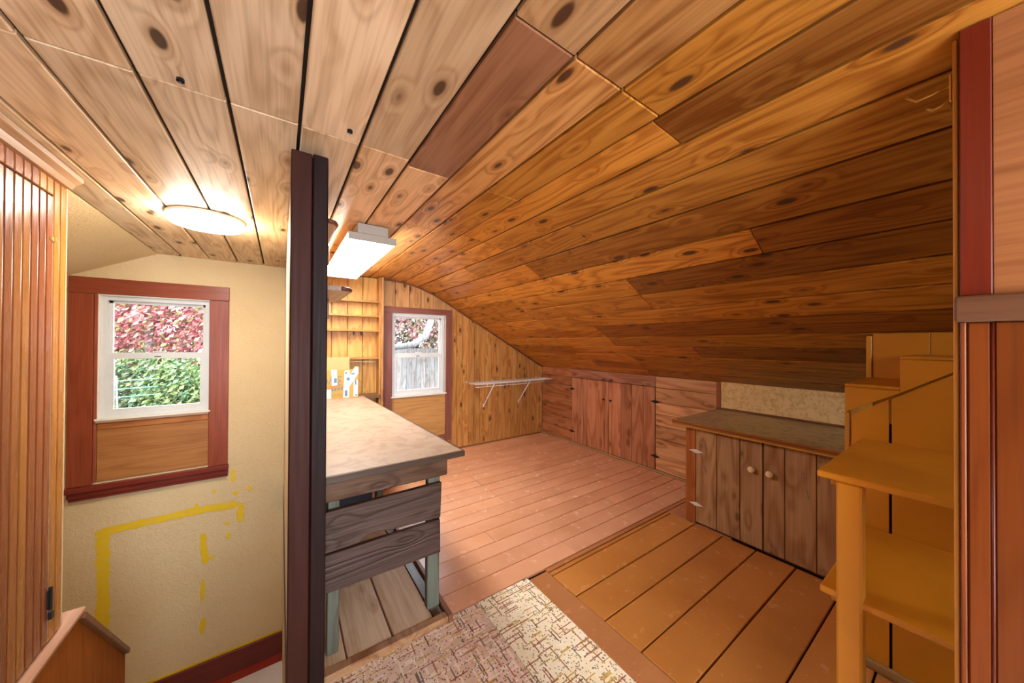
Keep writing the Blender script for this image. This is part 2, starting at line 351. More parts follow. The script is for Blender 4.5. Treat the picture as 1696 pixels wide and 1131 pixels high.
ex = [.985, 1.15, 1.33, 1.48, 1.64, 1.78, 1.905]
for a, b in zip(ex[:-1], ex[1:]): vplank(a, b, 1.86, lambda x: prof(x)-.003, YE, vary((.60, .33, .13), .12), wend)
for a, b in ((.985, 1.06), (1.06, 1.12), (1.12, 1.35), (1.35, 1.58), (1.58, 1.81), (1.81, 1.905)): vplank(a, b, 0, lambda x: .145 if x > 1.11 else 1.86, YE, vary((.50, .24, .08)), wend)
ex = [XP1, .30, .46, .62, .78, .95]
for a, b in zip(ex[:-1], ex[1:]): vplank(a, b, 0, lambda x: prof(x)-.003, YE, vary((.66, .36, .09), .10), wend)
# dark rounded edge strip where the ceiling meets the pine wall
tr = struct(tube('trim_1', [(x, YE-.006, prof(x)-.008) for x in (.97, 1.05, 1.15, 1.25, 1.35, 1.45, 1.55, 1.65, 1.74, 2.2, 2.8, 3.5)], .011, STAIN_X, None, (.20, .075, .035), n=8), 'thin dark moulding along curved ceiling edge')
struct(box('baseboard_end', (1.905, YE-.008, 0), (XK-.02, YE-.0005, .022), STAIN_X, None, (.30, .12, .04), .002), 'low brown strip along end wall floor')
# paint streaks left on the cream wall
YST = flat('yellow_streak', (.80, .54, .015), .6)
def streak(pts, wd, seed):
    rnd = random.Random(seed); L, R = [], []
    P = [Vector((p[0], YE-.0015-.0004*(seed % 14), p[1])) for p in pts]; Q = []
    for a, b in zip(P[:-1], P[1:]):
        k = max(2, int((b-a).length/.03)); Q += [a.lerp(b, i/k) for i in range(k)]
    Q.append(P[-1])
    bm = bmesh.new(); prev = None
    for i, q in enumerate(Q):
        d = (Q[min(i+1, len(Q)-1)]-Q[max(i-1, 0)]).normalized(); nn = Vector((-d.z, 0, d.x))
        w0 = wd*(.5 if i in (0, len(Q)-1) else 1)
        cur = [bm.verts.new(q+nn*w0*(.5+rnd.uniform(-.12, .12))), bm.verts.new(q-nn*w0*(.5+rnd.uniform(-.12, .12)))]
        if prev: bm.faces.new((prev[0], prev[1], cur[1], cur[0]))
        prev = cur
    return finish('paint_streak', bm, YST, wst)
streak([(-1.20, -.13), (-1.19, -.60), (-1.20, -1.0)], .075, 1)
streak([(-1.24, -.125), (-1.1, -.12), (-.8, -.112), (-.62, -.105), (-.45, -.118), (-.33, -.125)], .062, 2)
streak([(-.585, -.33), (-.575, -.52), (-.56, -.62)], .05, 3); streak([(-.59, -.60), (-.50, -.56)], .03, 18)
streak([(-.58, -.76), (-.585, -.95)], .032, 4); streak([(-.575, -1.12), (-.585, -1.26)], .036, 5)
streak([(-.31, -.13), (-.315, -.30)], .055, 6); streak([(-.40, -.38), (-.41, -.44)], .04, 7)
streak([(-.37, .22), (-.375, .10)], .034, 8); streak([(-.37, .00), (-.33, -.02)], .04, 9); streak([(-.25, .03), (-.245, -.02)], .035, 10)
streak([(-.63, -.04), (-.635, -.10)], .03, 11); streak([(-.52, .06), (-.50, .03)], .03, 12); streak([(-.43, -.27), (-.40, -.30)], .03, 13)
bb = struct(box('baseboard_stairwell', (-2.2, YE-.02, ZL+.06), (XP0-.001, YE-.0008, -1.525), STAIN_X, None, (.17, .025, .018), .004), 'dark red baseboard along the landing')
bbq = struct(prism('trim_2', [(-2.2, YE-.045, ZL), (-2.2, YE-.0008, ZL), (-2.2, YE-.0008, ZL+.062), (-2.2, YE-.02, ZL+.062)], (2.2+XP0-.002, 0, 0), STAIN_X, None, (.30, .03, .015)), 'red shoe moulding along the landing')
struct(box('trim_3', (-2.2, YE-.004, -1.525), (XP0-.002, YE-.0008, -1.505), YST, None, None, 0), 'yellow line painted above the baseboard')
# ------------------------------------------------------------------ windows
def make_window(name, label, x0, x1, z0, z1, casing, ccol, pcol, zmeet):
    w = struct(thing(name, label, 'window', ((x0+x1)/2, YE+.05, z0)), None); del w['category']
    y0, y1 = YE+.045, YE+.105
    boxes('reveal', [((x0-.012, YE-.004, z0), (x0, YE+.12, z1)), ((x1, YE-.004, z0), (x1+.012, YE+.12, z1)), ((x0-.012, YE-.004, z1), (x1+.012, YE+.12, z1+.012)), ((x0-.012, YE-.03, z0-.012), (x1+.012, YE+.12, z0))], flat('reveal_paint', (.80, .78, .70), .4), w)
    t = .035
    boxes('frame', [((x0, y0-.01, z0), (x0+t, y1, z1)), ((x1-t, y0-.01, z0), (x1, y1, z1)), ((x0+t, y0-.01, z1-t), (x1-t, y1, z1)), ((x0+t, y0-.01, z0), (x1-t, y1, z0+t*.7))], WHITEP, w)
    a0, a1 = x0+t, x1-t; s = .035
    us = boxes('upper_sash', [((a0, y0+.03, zmeet-.02), (a0+s*.6, y1-.005, z1-t)), ((a1-s*.6, y0+.03, zmeet-.02), (a1, y1-.005, z1-t)), ((a0, y0+.03, z1-t-s*.6), (a1, y1-.005, z1-t)), ((a0, y0+.03, zmeet-.02), (a1, y1-.005, zmeet+.015))], WHITEP, w)
    box('pane', (a0+s*.5, y0+.042, zmeet), (a1-s*.5, y0+.046, z1-t-s*.5), GLASS, us, None, 0)
    ls = boxes('lower_sash', [((a0, y0, z0+.02), (a0+s, y0+.028, zmeet+.02)), ((a1-s, y0, z0+.02), (a1, y0+.028, zmeet+.02)), ((a0+s, y0, z0+.02), (a1-s, y0+.028, z0+.02+s*1.3)), ((a0+s, y0, zmeet-s*.9), (a1-s, y0+.028, zmeet+.02))], WHITEP, w)
    box('pane', (a0+s*.9, y0+.012, z0+.02+s), (a1-s*.9, y0+.016, zmeet-s*.8), GLASS, ls, None, 0)
    xm = (a0+a1)/2
    box('sash_lock', (xm-.045, y0-.004, zmeet+.02), (xm+.045, y0+.024, zmeet+.034), WHITEP, ls, None, .006)
    box('latch_slot', (xm-.03, y0-.001, zmeet-s*.55), (xm+.012, y0+.002, zmeet-s*.55+.008), BLACKM, ls, None, 0)
    for (nm, a, b, m_, c) in casing(x0, x1, z0, z1): box(nm, a, b, m_, w, c, .003)
    return w
RED = (.30, .065, .026); RED2 = (.20, .028, .018)
def cas1(x0, x1, z0, z1):
    return [('casing', (-1.388, YE-.022, .285), (-1.257, YE-.0008, 1.842), STAIN_Z, RED), ('casing', (-.552, YE-.022, .285), (-.412, YE-.0008, 1.842), STAIN_Z, RED),
            ('casing', (-1.388, YE-.024, 1.844), (-.41, YE-.0008, 1.974), STAIN_X, RED), ('stop', (-1.256, YE-.012, .30), (-1.236, YE-.0008, 1.842), STAIN_Z, (.34, .09, .05)),
            ('stool', (-1.24, YE-.03, .782), (-.553, YE+.0, .806), STAIN_X, (.45, .30, .22)), ('apron', (-1.232, YE-.016, .728), (-.553, YE-.0008, .781), PINE_X, (.46, .17, .05)),
            ('panel', (-1.235, YE-.008, .30), (-.553, YE-.0008, .727), STAIN_X, (.44, .19, .06)),
            ('sill', (-1.395, YE-.055, .245), (-.405, YE-.0008, .284), STAIN_X, RED2), ('sill_apron', (-1.38, YE-.04, .20), (-.408, YE-.0008, .244), STAIN_X, RED2), ('sill_apron', (-1.375, YE-.028, .172), (-.41, YE-.0008, .199), STAIN_X, RED2)]
make_window('window_1', 'white sash window with glossy red casing above the stairs', -1.232, -.553, .815, 1.835, cas1, RED, None, 1.335)
PUR = (.24, .085, .062)
def cas2(x0, x1, z0, z1):
    return [('casing', (1.004, YE-.022, .147), (1.114, YE-.0005, 1.823), STAIN_Z, PUR), ('casing', (1.816, YE-.022, .147), (1.905, YE-.0005, 1.823), STAIN_Z, PUR),
            ('casing', (1.004, YE-.024, 1.825), (1.907, YE-.0005, 1.897), STAIN_X, PUR), ('casing', (1.115, YE-.022, .147), (1.815, YE-.0005, .232), STAIN_X, (.26, .10, .05)),
            ('stop', (1.1145, YE-.012, .233), (1.132, YE-.0005, .77), STAIN_Z, (.50, .26, .09)),
            ('stool', (1.115, YE-.012, .768), (1.815, YE+.0, .79), WHITEP, None), ('panel', (1.133, YE-.008, .233), (1.815, YE-.0005, .767), STAIN_X, (.55, .29, .10))]
make_window('window_2', 'white sash window with brown casing beside the bookcase', 1.115, 1.815, .79, 1.822, cas2, PUR, None, 1.30)
# ------------------------------------------------------------------ knee wall with cupboard doors
wr = struct(box('wall_right', (XK+.018, YB, -.3), (XK+.12, YE, 1.15), DARK, None, None, 0), 'low pine knee wall under the eaves')
kz = [0.02, .075, .195, .381, .527, .657, .787, .958]
def hplank(y0, y1, z0, z1, col, mat=FIR_Y): return box('plank', (XK, y0+.001, z0+.0018), (XK+.018, y1-.001, z1-.0018), mat, wr, col, .0025)
for a, b in zip(kz[:-1], kz[1:]): hplank(1.53, 2.178, a, b, vary((.66, .36, .18), .14))
hplank(1.53, 2.178, .958, 1.085, (.62, .33, .17))
kz2 = [0.02, .18, .35, .52, .68, .83, .96, 1.085]
for a, b in zip(kz2[:-1], kz2[1:]): hplank(3.51, YE, a, b, vary((.45, .18, .075), .15))
hplank(2.178, 3.51, .96, 1.085, (.42, .19, .12))
struct(box('baseboard_right', (XK-.012, 1.53, 0), (XK, YE-.001, .019), STAIN_Y, None, (.50, .33, .17), .002), 'thin strip along the knee wall floor')
def cupboard(name, label, bounds, knob_y, hinge_y):
    d = struct(thing(name, label, 'door', (XK, (bounds[0]+bounds[-1])/2, .024)), None); del d['category']
    for a, b in zip(bounds[:-1], bounds[1:]):
        lo, hi = min(a, b), max(a, b)
        box('plank', (XK-.004, lo+.002, .024), (XK+.016, hi-.002, .955), FIR_Z, d, vary((.54, .235, .125), .15), .0025)
    lathe('knob', [(0, .028), (.009, .027), (.0145, .020), (.012, .012), (.007, .006), (.009, 0)], (XK-.004, knob_y, .717), (-1, 0, 0), BLACKM, d)
    for z in (.794, .173):
        prism('hinge', [(XK-.006, hinge_y-.062, z), (XK-.006, hinge_y, z+.020), (XK-.006, hinge_y+.062, z), (XK-.006, hinge_y, z-.020)], (.0018, 0, 0), BLACKM, d)
    return d
cupboard('door_1', 'red-brown plank cupboard door hinged beside the end wall', [3.505, 3.332, 3.211, 3.051, 2.896, 2.84], 2.912, 3.50)
cupboard('door_2', 'red-brown plank cupboard door hinged beside the horizontal boards', [2.836, 2.786, 2.644, 2.489, 2.334, 2.182], 2.80, 2.18)
for y, wh in ((2.915, 'door hinged toward the end wall'), (2.793, 'door hinged toward the horizontal boards')):
    t = thing('turn_latch', 'short round wooden peg above the cupboard '+wh, 'peg', (XK, y, .98), 'pegs above the cupboard doors')
    tube('peg', [(XK+.002, y, .985), (XK-.045, y+.004, .978)], .009, STAIN_Y, t, (.16, .07, .04), n=10)
    lathe('peg_collar', [(.013, 0), (.013, .004), (.009, .006)], (XK, y, .985), (-1, 0, 0), STAIN_Y, t, (.12, .05, .03), n=12)
struct(box('trim_4', (XK-.012, 1.488, .824), (XK+.016, 1.529, 1.085), STAIN_Z, None, (.30, .10, .045), .003), 'red-brown upright strip beside the backsplash')
bs = struct(box('wall_backsplash', (XK-.004, .30, .80), (XK+.016, 1.488, 1.09), BACKSPL, None, None, 0), 'tan textured panel behind the counter')
struct(box('trim_5', (XK-.016, .40, .825), (XK-.004, 1.488, .84), STAIN_Y, None, (.25, .09, .045), .003), 'thin red-brown strip under the backsplash')
# ------------------------------------------------------------------ built-in cabinet
cab = thing('base_cabinet', 'low brown plank cabinet with stone-look countertop and cream oval knobs', 'cabinet', (3.1, .92, 0))
CX = 2.76
box('body', (CX+.022, .42, 0), (XK-.02, 1.43, .785), STAIN_Z, cab, (.20, .09, .04), 0)
box('stile', (CX-.002, 1.357, .005), (CX+.02, 1.436, .788), FIR_Z, cab, (.44, .155, .04), .003)
box('top_rail', (CX-.006, .40, .770), (CX+.02, 1.356, .79), STAIN_Y, cab, (.60, .36, .11), .003)
def cabdoor(bounds, ky, hy):
    d = box('door', (CX+.010, bounds[-1]+.004, .03), (CX+.021, bounds[0]-.004, .765), STAIN_Z, cab, (.10, .045, .022), 0)
    for a, b in zip(bounds[:-1], bounds[1:]):
        box('plank', (CX-.004, b+.002, .022), (CX+.010, a-.002, .767), WEATHER_Z, d, vary((.42, .25, .125), .10), .003)
    lathe('knob', [(0, .034), (.012, .033), (.021, .026), (.023, .020), (.017, .012), (.009, .008), (.010, 0)], (CX-.004, ky, .566), (-1, 0, 0), flat('cream_knob', (.78, .62, .36), .35), d)
    for z in (.589, .164):
        prism('hinge', [(CX-.0065, hy-.055, z), (CX-.0065, hy, z+.016), (CX-.0065, hy+.055, z), (CX-.0065, hy, z-.016)], (.0022, 0, 0), WHITEP, d)
cabdoor([1.355, 1.199, 1.04, .901], .963, 1.352)
cabdoor([.897, .777, .617, .507, .42], .856, .425)
ct = box('countertop', (CX-.048, .40, .800), (XK-.006, 1.512, .824), plaster_mat('brown_laminate', (.42, .29, .11), .28, .05, 9, (.20, .135, .055)), cab, None, .002)
for k, (z0, z1, dx, c) in enumerate(((.812, .8225, .006, (.38, .16, .045)), (.802, .811, .004, (.28, .09, .03)), (.792, .801, .005, (.40, .17, .04)), (.778, .791, .000, (.55, .29, .06)))):
    box('edge_strip', (CX-.056-dx, .40, z0), (CX-.0485, 1.522, z1), STAIN_Y, ct, c, .003)
for k, (y0, z0, sg) in enumerate(((1.285, .63, 1), (1.285, .47, 1.3), (.68, .60, 1.2), (.67, .50, 1))):
    pts = [(CX-.0052, y0+random.uniform(-.02, .02), z0+random.uniform(-.03, .03)*sg) for _ in range(5)]
    tube('scrape_mark', pts, .0016, flat('pale_scrape', (.6, .5, .42), .7), cab, n=4)
# ------------------------------------------------------------------ yellow boxed steps and shelf stand
YC = (.60, .24, .012)
XW, XB = 2.195, 2.709
yb = thing('stepped_box', 'yellow painted stepped boxing with a long diagonal crack, against sloped ceiling', 'built-in', (2.45, .1, 0))
yr = -.40
box('back_panel', (XB, .17, .02), (XB+.02, .370, prof(XB)-.004), YPAINT, yb, YC, .002); box('back_panel', (XB, yr, .02), (XB+.02, .168, prof(XB)-.004), YPAINT, yb, vary(YC, .03), .002)
box('corner_strip', (XB-.008, .372, .02), (XB+.03, .394, prof(XB+.03)-.002), YPAINT, yb, (.64, .31, .035), .003)
box('step_top', (XW-.004, .219, 1.255), (XB-.001, .39, 1.270), YPAINT, yb, vary(YC, .03), .003)
box('step_top', (XW-.004, yr, 1.39), (XB-.001, .217, 1.404), YPAINT, yb, vary(YC, .03), .003)
box('step_riser', (XW+.02, .200, 1.262), (XB-.001, .2165, 1.389), YPAINT, yb, YC, .002)
box('end_panel', (XW+.018, .372, .02), (XB-.01, .388, 1.254), YPAINT, yb, YC, .002)
def dg(y): return 1.126+(.372-y)*(1.349-1.126)/(.372-.068)
th = (.016, 0, 0)
prism('step_face', [(XW, .39, 1.135), (XW, .222, dg(.222)+.006), (XW, .219, 1.254), (XW, .39, 1.254)], th, YPAINT, yb, YC, .0015)
prism('step_face', [(XW, .2185, dg(.2185)+.008), (XW, yr, dg(yr)+.005), (XW, yr, 1.389+.3), (XW, yr+.15, 1.389), (XW, .2185, 1.389)][:2]+[(XW, -.02, 1.389), (XW, .2185, 1.389)] if False else [(XW, .2185, dg(.2185)+.006), (XW, .02, dg(.02)+.004), (XW, .02, 1.389), (XW, .2185, 1.389)], th, YPAINT, yb, vary(YC, .04), .0015)
prism('face_board', [(XW+.002, .370, .02), (XW+.002, .370, dg(.370)-.008), (XW+.002, .252, dg(.252)-.002), (XW+.002, .252, .02)], th, YPAINT, yb, vary(YC, .04), .0015)
prism('face_board', [(XW+.001, .243, .02), (XW+.001, .243, dg(.243)-.006), (XW+.001, .02, dg(.02)-.006), (XW+.001, yr, dg(.02)-.006), (XW+.001, yr, .02)], th, YPAINT, yb, vary(YC, .04), .0015)
box('face_strip', (XW-.003, .3745, .02), (XW+.016, .39, 1.133), YPAINT, yb, (.55, .24, .03), .002)
box('inner_backing', (XW+.03, yr, .02), (XW+.04, .36, 1.10), DARK, yb, None, 0)
box('base_strip', (XW-.02, yr, 0), (XW+.0, .385, .04), FIR_Y, yb, (.36, .22, .09), .003)
ysf = thing('shelf_stand', 'yellow painted two-tier shelf on a square post before the stepped boxing', 'shelf', (1.85, .1, 0))
box('shelf', (1.510, yr, 1.001), (XW-.004, .338, 1.023), YPAINT, ysf, YC, .004)
box('shelf', (1.5235, yr, .607), (XW-.004, .334, .629), YPAINT, ysf, YC, .004)
bm = bmesh.new(); bm_box(bm, (1.514, .231, 0), (1.578, .291, 1.0005)); bev(bm, .006); finish('post', bm, YPAINT, ysf, (.64, .27, .018))
box('cleat', (1.56, .292, .575), (2.1, .312, .606), YPAINT, ysf, YC, .003); box('cleat', (1.56, .292, .97), (2.1, .312, 1.0), YPAINT, ysf, YC, .003)
# ------------------------------------------------------------------ right hall partition: red casing, plywood above, beadboard below
JX = 1.31
jw = struct(box('wall_hall', (JX+.016, YB, 0), (JX+.075, .040, prof(JX+.07)-.003), flat('cream_edge', (.55, .44, .28), .6), None, None, .002), 'panelled hall partition with red corner casing')
box('edge_board', (JX+.012, .0405, 0), (JX+.07, .0485, prof(JX+.07)-.004), YPAINT, jw, (.60, .30, .06), .002)
box('corner_casing', (JX, -.0055, 1.566), (JX+.0155, .0385, prof(JX)-.008), STAIN_Z, jw, (.16, .018, .006), .002)
box('corner_casing', (JX+.002, .030, 0), (JX+.0155, .0385, 1.505), STAIN_Z, jw, (.26, .065, .015), .002)
for k in range(7): box('ply_panel', (JX+.004, -.006-(k+1)*.6, 1.566), (JX+.0155, -.0065-k*.6, prof(JX)-.008), STAIN_Y, jw, vary((.36, .14, .048), .06), .001) if k < 3 else None
box('chair_rail', (JX-.018, YB+.01, 1.505), (JX+.0155, .046, 1.565), STAIN_Y, jw, (.16, .07, .035), .004)
k = 0; y = .029
while y > -.75:
    wd = .036 if k == 0 else .055
    box('beadboard_strip', (JX+.003, y-wd+.004, 0), (JX+.0155, y-.0005, 1.504), STAIN_Z, jw, vary((.20, .045, .006), .12), .003)
    tube('bead', [(JX+.005, y-wd+.002, .0), (JX+.005, y-wd+.002, 1.503)], .003, STAIN_Z, jw, (.13, .022, .01), n=6); y -= wd; k += 1
hk = thing('coat_hook', 'double brass coat hook on the far edge of the hall partition', 'hook', (1.35, .05, 2.06))
box('hook_plate', (1.335, .049, 2.045), (1.385, .054, 2.115), BRASS, hk, None, .002)
tube('prong', [(1.36, .05, 2.096), (1.36, .085, 2.090), (1.36, .106, 2.088), (1.36, .125, 2.110)], .0035, BRASS, hk, n=8)
tube('prong', [(1.36, .05, 2.064), (1.36, .068, 2.052), (1.36, .080, 2.050), (1.36, .091, 2.060)], .0035, BRASS, hk, n=8)
# ------------------------------------------------------------------ left hall wall: beadboard with a closet door, over the stair kerb
wl = struct(box('wall_left', (XL-.10, YB, 0), (XL-.016, 2.466, H-.002), STAIN_Z, None, (.20, .08, .03), 0), 'varnished beadboard wall beside the stairs')
struct(box('trim_6', (XL-.012, 2.4665, .13), (XL+.0, 2.474, H-.05), flat('pale_edge', (.66, .50, .28), .5), None, None, .001), 'pale end edge of the beadboard wall')
def bead_strip(parent, y0, y1, z0, z1, col):
    box('beadboard_strip', (XL-.015, y0+.004, z0), (XL, y1-.0035, z1), wood('Z', knots=0, grain=.5, rough=.26, coat=.15), parent, col, .003)
    tube('bead', [(XL-.006, y0+.001, z0), (XL-.006, y0+.001, z1)], .0042, STAIN_Z, parent, [c*.75 for c in col], n=6)
BC = [(.31, .110, .028), (.27, .080, .026), (.21, .060, .025), (.36, .14, .03)]
dl = struct(thing('door_3', 'beadboard closet door in the left hall wall', 'door', (XL, 1.95, .13)), None); del dl['category']
y = 2.466; k = 0
while y > 1.15:
    c = vary(random.choice(BC), .10)
    if k < 2: bead_strip(wl, y-.053, y, .13, 2.165, (.42, .17, .03))
    else:
        bead_strip(dl, y-.053, y-.001 if k == 2 else y, .135, 2.088, c)
        bead_strip(wl, y-.053, y, 2.096, 2.165, (.52, .24, .05) if k < 4 else vary((.36, .13, .055)))
    y -= .053; k += 1
box('gap_line', (XL-.014, 2.3585, .135), (XL-.001, 2.3600, 2.09), flat('pale_gap', (.60, .52, .42), .7), dl, None, 0)
boxes('hinge', [((XL, 2.345, .28), (XL+.004, 2.358, .36)), ((XL, 2.362, .28), (XL+.004, 2.374, .36)), ((XL, 2.356, .27), (XL+.011, 2.364, .37)), ((XL, 2.354, .23), (XL+.012, 2.372, .26))], BLACKM, dl)
boxes('latch', [((XL, 2.330, 1.893), (XL+.006, 2.356, 1.907)), ((XL, 2.362, 1.895), (XL+.006, 2.385, 1.905)), ((XL, 2.352, 1.889), (XL+.009, 2.366, 1.911))], BRASS, dl)
struct(prism('trim_7', [(XL-.016, YB, H-.003), (XL+.050, YB, H-.003), (XL+.046, YB, H-.020), (XL+.024, YB, H-.036), (XL+.012, YB, H-.058), (XL-.016, YB, H-.060)], (0, 2.476-YB, 0), STAIN_Y, None, (.50, .30, .17)), 'varnished crown moulding over the beadboard wall')
kp = struct(prism('wall_stair_side', [(-.812, 1.0, -1.3), (-.812, 3.19, -1.55), (-.812, 3.19, -.565), (-.812, 2.575, .075), (-.812, 1.0, .085)], (-.06, 0, 0), wood('Z', knots=0, grain=.35, rough=.6, spec=.12), None, (.36, .105, .016)), 'brown plywood stair side panel')
kc = struct(prism('trim_8', [(-.875, 1.0, .085), (-.797, 1.0, .085), (-.797, 2.60, .100), (-.875, 2.60, .100)], (0, 0, .022), STAIN_Y, None, (.52, .30, .20), .004), 'pale flat cap along stair kerb')
kc2 = struct(prism('trim_9', [(-.875, 2.592, .098), (-.875, 3.205, -.545), (-.875, 3.195, -.570), (-.875, 2.57, .078)], (.083, 0, 0), STAIN_Y, None, (.20, .075, .030), .003), 'dark sloping cap on stair side panel')
# ------------------------------------------------------------------ middle partition and post
wp = struct(boxes('wall_partition', [((XP0+.002, 1.60, ZL), (XP1-.016, YE-.001, H-.004))], CREAM), 'thin plaster partition between stairs and workbench')
yy = 1.60
while yy < YE-.02:
    box('plank', (XP1-.016, yy+.001, 0), (XP1-.002, min(yy+.15, YE-.02)-.001, H-.004), PINE_Z, wp, vary((.50, .27, .09)), .002); yy += .15
POSTM = wood('Z', knots=0, grain=.6, rough=.55, spec=.15)
struct(box('trim_10', (XP0-.004, 1.522, ZL), (.0965, 1.60, H-.030), POSTM, None, (.045, .012, .007), .004), 'dark red-brown post board at the partition end')
struct(box('trim_11', (.098, 1.512, 0), (XP1+.003, 1.60, H-.032), POSTM, None, (.016, .0055, .0045), .004), 'darker post board beside the workbench')
struct(box('trim_12', (XP0-.003, 1.605, ZL), (XP0+.0015, 1.64, H-.01), flat('white_edge', (.75, .73, .68), .6), None, None, 0), 'white plaster edge behind the post')
for k, (z, xr, lab) in enumerate(((1.724, .305, 'dark-edged rounded shelf board on partition above the cardboard box'), (2.07, .236, 'small dark shelf board on partition just under the ceiling'))):
    P = [(XP1-.001, 1.955, z), (xr-.04, 1.955, z), (xr-.012, 1.968, z), (xr, 2.0, z), (xr, 2.55, z), (XP1-.001, 2.55, z)]
    t = thing('partition_shelf', lab, 'shelf', (XP1, 2.2, z))
    prism('board', P, (0, 0, .026), STAIN_Y, t, (.34, .22, .15), .002)
    box('bracket', (XP1-.001, 2.40, z-.12), (XP1+.10, 2.42, z-.001), STAIN_Y, t, (.2, .1, .06), .002)
    tube('edge_band', [(xr-.045, 1.951, z+.013), (xr-.010, 1.964, z+.013), (xr+.004, 2.0, z+.013), (xr+.004, 2.55, z+.013)], .011, STAIN_Y, t, (.14, .045, .03), n=8)
# ------------------------------------------------------------------ workbench
wb = thing('workbench', 'long worn workbench with pale top, dark weathered front slats and grey legs', 'workbench', (.45, 2.8, 0))
zt = .86
TOPM = plaster_mat('worn_bench_top', (.42, .32, .23), .42, .08, 8, (.33, .22, .145))
prism('top', [(XP1+.006, 1.668, zt-.026), (.826, 1.668, zt-.026), (.752, 4.02, zt-.026), (XP1+.006, 4.02, zt-.026)], (0, 0, .026), TOPM, wb, None, .002)
box('edge_strip', (XP1+.006, 1.654, zt-.032), (.838, 1.667, zt-.002), STAIN_X, wb, (.07, .04, .025), .002)
prism('edge_strip', [(.827, 1.668, zt-.032), (.838, 1.668, zt-.032), (.764, 4.02, zt-.032), (.753, 4.02, zt-.032)], (0, 0, .030), STAIN_Y, wb, (.07, .04, .025))
box('apron', (XP1+.008, 1.668, .742), (.741, 1.694, zt-.033), WEATHER_X, wb, (.11, .052, .022), .004)
prism('apron', [(.715, 1.695, .742), (.741, 1.695, .742), (.68, 3.98, .742), (.655, 3.98, .742)], (0, 0, .085), STAIN_Y, wb, (.20, .095, .042))
GL = (.12, .13, .10)
for a, b in (((.645, 1.700, .036), (.712, 1.742, .741)), ((.178, 1.700, .036), (.226, 1.742, .741)), ((.62, 2.74, .036), (.672, 2.80, .741)), ((.178, 2.74, .036), (.226, 2.80, .741)), ((.59, 3.88, .036), (.65, 3.94, .741)), ((.178, 3.88, .036), (.226, 3.94, .741))):
    box('leg', a, b, WEATHER_Z, wb, vary(GL, .06), .004)
prism('slat', [(XP1+.008, 1.672, .517), (.30, 1.672, .520), (.33, 1.672, .545), (.40, 1.672, .548), (.45, 1.672, .536), (.705, 1.672, .523), (.711, 1.672, .708), (XP1+.008, 1.672, .700)], (0, .026, 0), WEATHER_X, wb, (.080, .046, .034), .003)
prism('slat', [(XP1+.008, 1.672, .340), (.706, 1.672, .337), (.703, 1.672, .512), (XP1+.008, 1.672, .510)], (0, .026, 0), WEATHER_X, wb, (.075, .042, .034), .003)
for a, b, c in ((XP1+.01, .250, .0), (.257, .450, .0), (.459, .655, .0)): box('bottom_board', (a, 1.648, .006), (b, 3.9, .032), wood('Y', knots=.8, grain=.5, rough=.5), wb, vary((.66, .48, .31), .08), .003)
box('front_rail', (XP1+.004, 1.602, .001), (.722, 1.646, .036), FIR_Y, wb, (.40, .22, .11), .004)
box('side_rail', (.722, 1.598, .001), (.748, 2.72, .040), FIR_Y, wb, (.26, .12, .06), .004)
box('side_board', (.664, 1.648, .004), (.720, 2.72, .020), STAIN_Y, wb, (.13, .08, .045), .003)
cr = thing('storage_crate', 'black crate standing on the bottom boards of the workbench', 'crate', (.41, 2.92, .033))
boxes('crate_body', [((.235, 2.83, .033), (.61, 2.842, .40)), ((.235, 3.04, .033), (.61, 3.052, .40)), ((.235, 2.842, .033), (.247, 3.04, .40)), ((.598, 2.842, .033), (.61, 3.04, .40)), ((.247, 2.842, .033), (.598, 3.04, .045))], flat('black_plastic', (.015, .018, .03), .35), cr)
box('crate_rim', (.228, 2.822, .385), (.617, 2.829, .405), flat('black_rim', (.02, .022, .03), .3), cr, None, .002)
# cardboard carton on the bench
cx0, cx1, cy0, cy1, cz = .16, .69, 3.73, 3.93, .8605
cy0 = 3.905; cy1 = 4.02
CB = flat('cardboard', (.50, .31, .07), .75); CBL = flat('cardboard_inside', (.62, .45, .20), .75)
bx = thing('cardboard_box', 'open yellow cardboard box with torn white tape and printed lettering', 'box', ((cx0+cx1)/2, (cy0+cy1)/2, cz))
zt2 = 1.165
boxes('carton_body', [((cx0, cy0, cz), (cx1, cy0+.005, zt2)), ((cx0, cy1-.005, cz), (cx1, cy1, zt2)), ((cx0, cy0+.005, cz), (cx0+.005, cy1-.005, zt2)), ((cx1-.005, cy0+.005, cz), (cx1, cy1-.005, zt2)), ((cx0+.005, cy0+.005, cz), (cx1-.005, cy1-.005, cz+.005))], CB, bx)
prism('flap', [(cx0, cy0-.001, zt2), (cx1-.09, cy0-.001, zt2-.004), (cx1-.095, cy0-.03, zt2+.135), (cx0, cy0-.03, zt2+.135)], (0, .004, 0), CBL, bx)
prism('flap', [(cx1-.10, cy1-.004, zt2+.072), (cx1-.02, cy1-.06, zt2+.078), (cx1+.17, cy1-.075, zt2+.070), (cx1+.19, cy1-.03, zt2+.066), (cx1+.10, cy1, zt2+.07)], (0, 0, .004), CBL, bx)
TAPE = flat('white_tape', (.60, .61, .63), .4); TB = flat('blue_print', (.07, .19, .36), .4); PR = flat('grey_print', (.23, .20, .16), .6); RD = flat('red_print', (.60, .13, .06), .6)
def tape(pts, d=.0015, nm='tape', m=TAPE, y=cy0-.0022): return prism(nm, [(x, y, z) for x, z in pts], (0, d, 0), m, bx)
tape([(.425, zt2+.03), (.48, zt2+.035), (.486, 1.005), (.438, 1.000)]); tape([(.375, .965), (.43, .965), (.432, .868), (.370, .864)])
tape([(.555, 1.155), (.605, 1.158), (.60, .866), (.540, .866)]); tape([(.605, 1.10), (.655, 1.195), (.688, 1.19), (.69, 1.12), (.60, .98)])
tape([(.642, 1.05), (.686, 1.05), (.684, .872), (.640, .872)])
